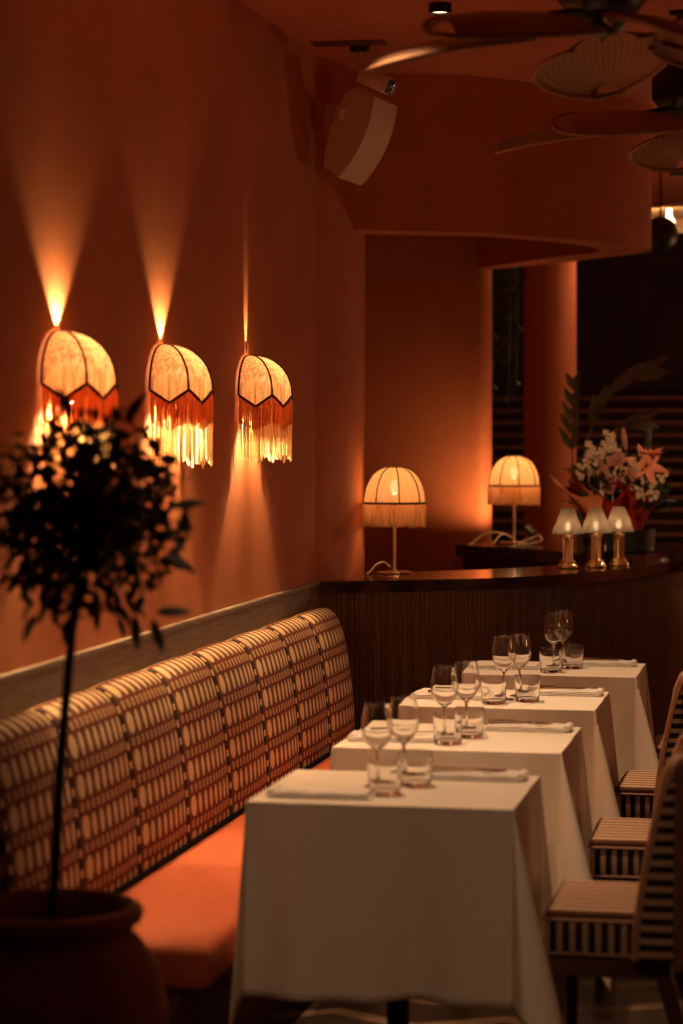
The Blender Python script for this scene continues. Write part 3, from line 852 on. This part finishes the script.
# ------------------------------------------------------------------ palm-leaf ceiling fans
def make_fan():
    t = thing('ceiling_fan', 'x', 'ceiling fan')
    bm = bmesh.new(); lathe(bm, [(0,0),(.07,0),(.06,-.05),(.02,-.07),(.016,-.08),(.016,-.30)], 24); bm.transform(Matrix.Translation((0,0,-.055))); finish('downrod', bm, M['black'], t)
    bm = bmesh.new(); lathe(bm, [(.016,-.34),(.06,-.345),(.115,-.365),(.125,-.40),(.125,-.475),(.10,-.505),(.07,-.515),(.06,-.555),(.04,-.57),(0,-.575)], 40); finish('motor', bm, M['black'], t)
    for k in range(5):
        az = math.radians([156,230,301,12,84][k])+TH
        e = link(bpy.data.objects.new('blade', bpy.data.meshes.new('blade'))); e.parent = t
        bm = bmesh.new(); uvl = bm.loops.layers.uv.new('UVMap'); n, m = 22, 14; g = []
        Lb = .53
        for i in range(n+1):
            s = i/n; w = 0.212*math.sin(PI*min(.985, .06+.94*s**.85))**.5
            row = []
            for j in range(m+1):
                q = 2*j/m-1; y = q*w
                row.append(bm.verts.new((.17+Lb*s, y, -.06*s*s-.035*(abs(q)**2)+.012*math.cos(q*40)*0)))
            g.append(row)
        for i in range(n):
            for j in range(m):
                f = bm.faces.new((g[i][j], g[i+1][j], g[i+1][j+1], g[i][j+1]))
                for l, (ii, jj) in zip(f.loops, ((i,j),(i+1,j),(i+1,j+1),(i,j+1))): l[uvl].uv = (jj/m*22+.01, ii/n)
        bmesh.ops.solidify(bm, geom=bm.faces[:], thickness=.007)
        pitch = Matrix.Rotation(math.radians(-12), 4, 'X')
        bm.transform(pitch)
        bmesh.ops.recalc_face_normals(bm, faces=bm.faces)
        bm.to_mesh(e.data); bm.free(); e.data.materials.append(M['fanblade'])
        e.data.polygons.foreach_set('use_smooth', [True]*len(e.data.polygons)); e.data.set_sharp_from_angle(angle=math.radians(50))
        e.location = (0,0,-.53); e.rotation_euler = (0, [0,.05,.17,.03,.03][k], az)
        # bound rim
        rim = []
        for j, sgn in ((0, -1), (1, 1)):
            seq = [i/n for i in range(n+1)] if sgn < 0 else [1-i/n for i in range(n+1)]
            for s in seq:
                w = 0.212*math.sin(PI*min(.985, .06+.94*s**.85))**.5
                rim.append(Vector((.17+Lb*s, sgn*w, -.06*s*s-.035)))
        bm = bmesh.new(); tube(bm, rim, .008, 8); bm.transform(pitch); finish('rim', bm, M['piping'], e)
        bm = bmesh.new(); tube(bm, [(.09,0,.01),(.15,0,.008),(.26,0,-.006)], [.014,.012,.008], 8); finish('blade_iron', bm, M['black'], e)
    return t
fan0 = make_fan()
fan0.location = (1.545, 6.70, CZ+.055); tag(fan0, 'palm-leaf ceiling fan with dark motor, the larger one in view', 'ceiling fan', 'palm-leaf ceiling fans')
f2 = copy_tree(fan0); f2.location = (1.68, 8.50, CZ+.02); tag(f2, 'palm-leaf ceiling fan beneath and behind the larger fan', 'ceiling fan', 'palm-leaf ceiling fans')

# ------------------------------------------------------------------ pendant lamp beyond the soffit
t = thing('pendant_lamp', 'wide cream and bronze pendant lamp with bare bulb beyond the soffit ring', 'pendant lamp', (1.42, 14.13, CZ))
bm = bmesh.new(); lathe(bm, [(0,0),(.05,0),(.05,-.02),(.008,-.03),(.008,-.32)], 16); finish('rod', bm, M['black'], t)
bm = bmesh.new(); lathe(bm, [(.06,-.300),(.30,-.325),(.40,-.345),(.40,-.352),(.30,-.334),(.06,-.310)], 48); finish('upper_shade', bm, M['canopy'], t)
bm = bmesh.new(); lathe(bm, [(.395,-.350),(.405,-.505),(.398,-.505),(.388,-.350),(.395,-.350)], 30, 0, 0, .05, PI-.05); finish('reflector', bm, M['canopy'], t)
bm = bmesh.new(); lathe(bm, [(.012,-.30),(.02,-.36),(.05,-.50),(.008,-.52)], 16); finish('stem', bm, M['darkbowl'], t)
bm = bmesh.new(); lathe(bm, [(.40,-.500),(.405,-.505),(.34,-.565),(.18,-.61),(0,-.62)] , 48); finish('bowl', bm, M['darkbowl'], t)
for k, a in enumerate((3.3, 4.75, 0.3)):
    x, y = .16*math.cos(a), .16*math.sin(a)
    bm = bmesh.new(); lathe(bm, [(0,-.455),(.025,-.445),(.036,-.42),(.03,-.395),(.016,-.375),(.014,-.33)], 16, x, y); finish('bulb', bm, M['barebulb'], t)
t2 = thing('black_globe_lamp', 'black round globe hanging against the soffit beside the pendant bulb', 'lamp', (1.25, 13.55, CZ))
bm = bmesh.new(); tube(bm, [(0,0,0),(0,0,-.44)], .006, 8); finish('rod', bm, M['black'], t2)
bm = bmesh.new(); lathe(bm, [(.10*math.sin(PI*k/16)+1e-7*(k in (0,16)), -.52+.10*math.cos(PI*k/16)) for k in range(17)], 24); finish('globe', bm, M['black'], t2)

# ------------------------------------------------------------------ topiary in its pot
t = thing('potted_topiary', 'dark lollipop topiary tree in a big terracotta urn', 'potted tree', (.50, 5.02, 0))
bm = bmesh.new()
lathe(bm, [(0,0),(.15,0),(.18,.03),(.225,.18),(.252,.34),(.258,.44),(.235,.54),(.195,.595),(.178,.612),(.180,.625),(.198,.636),(.203,.652),(.196,.668),(.180,.672),(.168,.660),(.164,.62),(.16,.57),(0,.57)], 56)
finish('urn', bm, M['pot'], t, angle=50)
bm = bmesh.new(); lathe(bm, [(.163,.585),(.10,.595),(0,.60)], 32); finish('soil', bm, M['soil'], t)
TC = Vector((.075, .01, 1.515))
tr = spline([(0,0,.59),(.012,0,.75),(.022,0,.95),(.038,.005,1.15),(.055,.005,1.33),(.07,.01,1.50)], 5)
bm = bmesh.new(); tube(bm, tr, [.0125-.004*i/len(tr) for i in range(len(tr))], 10); tk = finish('trunk', bm, M['trunk'], t)
bm = bmesh.new(); tube(bm, spline([(.045,0,1.26),(.025,-.01,1.275),(.018,-.01,1.30),(.03,-.01,1.325),(.055,0,1.33)], 5), .004, 6); finish('tie', bm, M['trunk'], t)
bm = bmesh.new()
tips = []
for k in range(60):
    d = Vector((R.gauss(0,1), R.gauss(0,1), R.gauss(0,1)*.95+.1)).normalized(); e = TC+d*R.uniform(.15,.215)
    tube(bm, spline([TC+Vector((0,0,-.12+.1*R.random())), TC+d*.08+Vector((0,0,-.03)), e], 3), [.0035]*6+[.0015], 5); tips.append((e, d))
finish('twigs', bm, M['trunk'], t)
bm = bmesh.new()
for k in range(1750):
    d = Vector((R.gauss(0,1), R.gauss(0,1), R.gauss(0,1))).normalized()
    r = .222*R.random()**.42
    p = TC+Vector((d.x*r, d.y*r, d.z*r*1.0))
    dd = (d*.55+Vector((R.gauss(0,.7), R.gauss(0,.7), R.gauss(0,.7)-.1)))
    leaf(bm, p, dd, Vector((R.gauss(0,1),R.gauss(0,1),1)), R.uniform(.028,.044), R.uniform(.015,.022), R.uniform(0,.3), 3)
for k in range(16):
    a = R.uniform(0, 2*PI); p = TC+Vector((.11*math.cos(a), .11*math.sin(a), R.uniform(-.22,-.16)))
    leaf(bm, p, Vector((math.cos(a)*.7, math.sin(a)*.7, -.8)), Vector((0,0,1)), R.uniform(.05,.075), .022, .2, 4)
for (x, z, dx, dz) in ((.17,-.205,1,.05),(.16,-.22,.35,-1),(.12,-.21,.1,-1),(.19,-.08,.9,-.5),(.20,.02,1,.2),(-.02,.21,-.4,.9),(.10,.20,.5,.8)):
    leaf(bm, TC+Vector((x, -.03, z)), Vector((dx, 0, dz)), Vector((.2,-.9,.4)), .078, .024, .15, 5)
finish('leaves', bm, M['leaf'], t, angle=180)

# ------------------------------------------------------------------ bouquet, its planter and the vase beside it
BX, BY, BZ = 1.12, 12.26, 1.0855
t = thing('black_planter', 'low black planter under the bouquet on the raised shelf', 'planter', (BX, BY, BZ))
bm = bmesh.new(); lathe(bm, [(0,0),(.175,0),(.185,.01),(.192,.115),(.182,.116),(.174,.02),(0,.018)], 40); tag(t); finish('body', bm, M['black'], t)
t = thing('black_vase', 'dark glass tumbler vase standing behind the trio of small brass lamps', 'vase', (1.042, 11.86, 1.0505))
bm = bmesh.new(); lathe(bm, [(0,0),(.048,0),(.050,.006),(.060,.135),(.057,.136),(.047,.012),(0,.010)], 32); finish('body', bm, M['marble'], t)

t = thing('flower_bouquet', 'bouquet of orange lilies and roses in red tissue in the black planter', 'bouquet', (BX, BY, BZ+.02))
def sheet(pts, nrm, cols, m, name):
    pass
def wrap(angles, r0, r1, z0, z1, mt, wav, tipk=None):
    bm = bmesh.new(); n = 36; g = []
    for i in range(n+1):
        a = angles[0]+(angles[1]-angles[0])*i/n; row = []
        for j in range(9):
            s = j/8; zt = z1+wav*math.sin(5*a+1)+.6*wav*math.sin(9*a)
            if tipk: zt += tipk[1]*max(0, 1-abs(a-tipk[0])/.45)
            rr = r0+(r1-r0)*s**1.3*(1+(tipk[2]*max(0, 1-abs(a-tipk[0])/.45) if tipk else 0))+.012*s*math.sin(11*a+3*s)
            row.append(bm.verts.new((rr*math.cos(a), rr*math.sin(a), z0+(zt-z0)*s)))
        g.append(row)
    for a, b in zip(g, g[1:]):
        for j in range(8): bm.faces.new((a[j], b[j], b[j+1], a[j+1]))
    bmesh.ops.solidify(bm, geom=bm.faces[:], thickness=.0015)
    return finish('wrap', bm, mt, t, angle=60)
wrap((PI+.3, 2*PI+.5), .10, .205, 0, .275, M['wrapred'], .030)
wrap((.2, PI+.6), .10, .185, 0, .24, M['wrapred'], .03)
wrap((PI-.1, PI+1.0), .125, .215, .02, .29, M['wraporange'], .01, (PI+.45, .12, .52))
fl = bmesh.new()
for k in range(300):
    a = R.uniform(0, 2*PI); r = .22*math.sqrt(R.random()); z = R.uniform(.22,.50)*(1-.25*r/.22)
    d = Vector((math.cos(a)*r*5, math.sin(a)*r*5, R.uniform(.2,1.2)))
    leaf(fl, Vector((r*math.cos(a), r*math.sin(a)*.9, z)), d, Vector((R.gauss(0,1),R.gauss(0,1),1)), R.uniform(.05,.10), R.uniform(.016,.035), .2, 4)
for k in range(34):
    a = PI+R.uniform(-.5,.5) if k < 18 else R.uniform(-.4,.4)
    p = Vector((.16*math.cos(a), .16*math.sin(a), R.uniform(.27,.42)))
    leaf(fl, p, Vector((math.cos(a), math.sin(a), R.uniform(.0,1.0))), Vector((0,0,1)), R.uniform(.08,.13), .007, .1, 3)
bm = bmesh.new(); g_ = []
for i in range(13):
    q = i/12; tp = Vector((-.05-.28*q, -.20+.03*q, .27+.105*q-.05*math.sin(PI*q))); bt = Vector((-.09-.20*q, -.205+.045*q, .10+.225*q))
    g_.append([bm.verts.new(tp.lerp(bt, j/6)+Vector((0, -.028*math.sin(PI*j/6)+.010*math.sin(7*q+j), .006*math.sin(9*q+2*j)))) for j in range(7)])
for a_, b_ in zip(g_, g_[1:]):
    for j in range(6): bm.faces.new((a_[j], b_[j], b_[j+1], a_[j+1]))
bmesh.ops.solidify(bm, geom=bm.faces[:], thickness=.0015)
finish('wrap_corner', bm, M['wraporange'], t, angle=60)
finish('greenery', fl, M['green'], t, angle=180)
def flower(name, pos, d, mt, npet, L, W, bend, open_, layers=1, centre=None):
    bm = bmesh.new(); d = Vector(d).normalized(); x = d.orthogonal().normalized(); y = d.cross(x)
    for la in range(layers):
        for k in range(npet):
            a = 2*PI*(k+.5*la)/npet; side = x*math.cos(a)+y*math.sin(a); op = open_*(1-.28*la)
            leaf(bm, Vector(pos)+side*.004, d*math.cos(op)+side*math.sin(op), d*1.0-side*.1, L*(1-.16*la), W*(1-.1*la), bend, 6)
    f = finish(name, bm, mt, t, angle=180)
    if centre:
        b = bmesh.new()
        for k in range(6):
            a = 2*PI*k/6; s_ = x*math.cos(a)+y*math.sin(a)
            tube(b, [Vector(pos), Vector(pos)+d*.05+s_*.012, Vector(pos)+d*.065+s_*.02], [.0015,.0013,.003], 5)
        finish('stamens', b, centre, f)
    return f
flower('lily', (.145,-.10,.41), (.35,-.80,.45), M['lily'], 6, .105, .050, .55, .95, 1, M['redrose'])
flower('lily', (-.065,-.14,.345), (.55,-.55,.55), M['pink'], 6, .115, .062, .35, .45, 1, M['cream'])
flower('lily', (.165,-.06,.45), (.1,-.2,1), M['lily'], 6, .085, .04, .5, .55)
for p, r_ in (((.005,-.14,.445), .052), ((.065,-.16,.365), .046), ((-.02,-.17,.30), .030)):
    flower('carnation', p, (0,-.9,.4), M['pink'], 13, r_, r_*.5, .1, 1.15, 3)
for (p, d) in (((.045,-.06,.50),(-.12,-.2,1)), ((.155,-.03,.50),(.05,-.1,1)), ((-.135,-.13,.36),(-.05,-.2,1))):
    bm = bmesh.new(); dv = Vector(d).normalized()
    tube(bm, [Vector(p)+dv*q for q in (-.14,0,.02,.06,.10,.112)], [.002,.004,.012,.0155,.007,.001], 10); finish('lily_bud', bm, M['pink'] if p[0] < .1 else M['green'], t)
for (p, rr2) in (((.025,-.20,.31),.03), ((.06,-.20,.262),.03)):
    flower('rose', p, (0,-.9,.45), M['redrose'], 7, .038, .032, -.35, .85, 3)
for k, (x, z) in enumerate([(-.12,.46),(-.085,.43),(-.15,.42),(-.10,.395),(-.025,.50),(-.06,.475),(.09,.31),(.13,.35),(.19,.32),(.165,.285),(.225,.345),(-.05,.30),(-.17,.36),(.10,.42),(.12,.27),(-.01,.38),(.20,.26),(.035,.405)]):
    bm = bmesh.new(); p = Vector((x, -.15-.03*R.random()+.3*abs(x)*.4, z))
    for q in range(9):
        c_ = p+Vector((R.gauss(0,.014), R.gauss(0,.010), R.gauss(0,.014)))
        tube(bm, [p+Vector((0,.05,-.06)), c_], .0009, 4)
        for h in range(5):
            an = 2*PI*h/5
            leaf(bm, c_, Vector((math.cos(an), -.5, math.sin(an))), Vector((0,-1,.2)), .0135, .0105, .2, 2)
    finish('blossom_cluster', bm, M['cream'], t, angle=180)
for p in ((-.045,-.08,.535), (-.02,-.08,.50), (-.125,-.08,.48)):
    bm = bmesh.new()
    for q in range(8):
        c_ = Vector(p)+Vector((R.gauss(0,.014), R.gauss(0,.010), q*.011-.03))
        tube(bm, [Vector(p)+Vector((0,.004,-.09)), c_], .001, 4)
        for h in range(4):
            an = PI/2*h+q
            leaf(bm, c_, Vector((math.cos(an), -.3, math.sin(an)*.8)), Vector((0,-1,.4)), .020, .017, .2, 3)
    finish('eucalyptus_sprig', bm, M['cream'], t, angle=180)

# ------------------------------------------------------------------ plants beyond the bar
t = thing('potted_palm', 'pale green palm fronds arching up behind the bouquet', 'plant', (.72, 14.35, 0))
bm = bmesh.new(); lathe(bm, [(0,0),(.16,0),(.20,.40),(.185,.40),(.17,.34),(0,.33)], 32); finish('pot', bm, M['black'], t)
def frond(pts, nl, Lf, W):
    bm = bmesh.new(); sp_ = spline(pts, 8); tube(bm, sp_, [.009-.006*i/len(sp_) for i in range(len(sp_))], 6)
    st = int(len(sp_)*.55)
    for k in range(nl):
        i = st+int((len(sp_)-2-st)*k/(nl-1)); p = sp_[i]; tn = (sp_[i+1]-sp_[i]).normalized()
        for s_ in (1, -1):
            d = tn*.9+Vector((.25*s_, -.15, .42*s_))
            leaf(bm, p, d, Vector((0,-1,.3)), Lf*(1-.35*k/nl), W, .15, 5)
    return finish('frond', bm, M['palegreen'], t, angle=180)
frond([(.0,0,.35),(.0,-.02,.9),(.02,-.05,1.45),(.10,-.08,1.78),(.25,-.08,1.98),(.42,-.08,2.06)], 8, .21, .05)
frond([(-.02,0,.35),(-.03,0,1.0),(-.04,-.02,1.5),(-.04,-.02,1.75),(-.03,-.02,1.95)], 5, .16, .05)
frond([(.02,0,.35),(.05,.06,1.0),(.12,.10,1.5),(.24,.14,1.7),(.36,.16,1.75)], 6, .16, .04)
t = thing('hanging_plant', 'dark trailing plant hanging between the bar wall and the round column', 'plant', (.20, 14.2, CZ))
bm = bmesh.new(); tube(bm, [(0,0,0),(0,0,-.32)], .006, 6); finish('hook_rod', bm, M['black'], t)
bm = bmesh.new(); lathe(bm, [(0,-.52),(.08,-.50),(.13,-.40),(.14,-.32),(.12,-.32),(0,-.34)], 24); finish('basket', bm, M['black'], t)
bm = bmesh.new()
for k in range(46):
    a = R.uniform(0, 2*PI); r = R.uniform(.10,.16); x, y = r*math.cos(a), r*math.sin(a); Ln = R.uniform(.5, 1.1)
    pts = spline([(x*.6,y*.6,-.34),(x,y,-.36),(x*1.25,y*1.25,-.45-Ln*.3),(x*1.2,y*1.2,-.45-Ln)], 5); tube(bm, pts, .002, 4)
    for p in pts[6::2]:
        for q in range(2):
            an = R.uniform(0, 2*PI); leaf(bm, p, Vector((math.cos(an), math.sin(an), -.5)), Vector((0,0,1)), .06, .022, .2, 3)
finish('trailing_vines', bm, M['green'], t, angle=180)

# ------------------------------------------------------------------ light
W = bpy.data.worlds.new('dim_room'); S.world = W; W.use_nodes = True
bg = W.node_tree.nodes['Background']; bg.inputs[0].default_value = (1,.36,.16,1); bg.inputs[1].default_value = .022
for y, e in ((6.52, 145), (7.85, 150), (8.98, 140), (10.2, 40)):
    spot('ceiling_downlight', (.722, y, CZ-.05), e, 62, .75, (.12,.24 if y < 6.5 else 0,-1), (1,.64,.36), .035)
spot('track_light', (1.585, 9.42, CZ-.13), 150, 19, .6, Vector((1.14,12.1,1.40))-Vector((1.585,9.42,CZ-.13)), (1,.60,.32), .025)
spot('far_downlight', (1.25, 15.09, CZ-.05), 45, 110, .6, (-.18,0,-1), (1,.5,.22), .04)
point('pendant_light', (1.27, 14.02, CZ-.42), 4, (1,.56,.26), .03)
a = bpy.data.lights.new('room_glow', 'AREA'); a.energy = 4; a.color = (1,.50,.26); a.shape = 'RECTANGLE'; a.size = 2.4; a.size_y = 6
ao = link(bpy.data.objects.new('room_glow', a)); ao.location = (3.6, 6.5, CZ-.05); ao.rotation_euler = (0, math.radians(-12), 0)

for nm, loc, e in (('right_rear_fill', (3.4, 14.4, 1.7), 62), ('right_side_fill', (3.6, 8.4, 1.3), 12)):  # unseen fills on the right for soffit edge, column and loudspeaker; no fixtures
    point(nm, loc, e, (1,.50,.24), .12)
spot('front_fill_spot', (1.5, 2.2, CZ-.06), 84, 24, .8, (-.30,4.2,-2.85), (1,.60,.34), .05)  # unseen fill spot added to brighten the front of the nearest tablecloth
S.view_settings.view_transform = 'Standard'; S.view_settings.look = 'None'; S.view_settings.gamma = 1
S.view_settings.exposure = 0; S.view_settings.use_curve_mapping = False
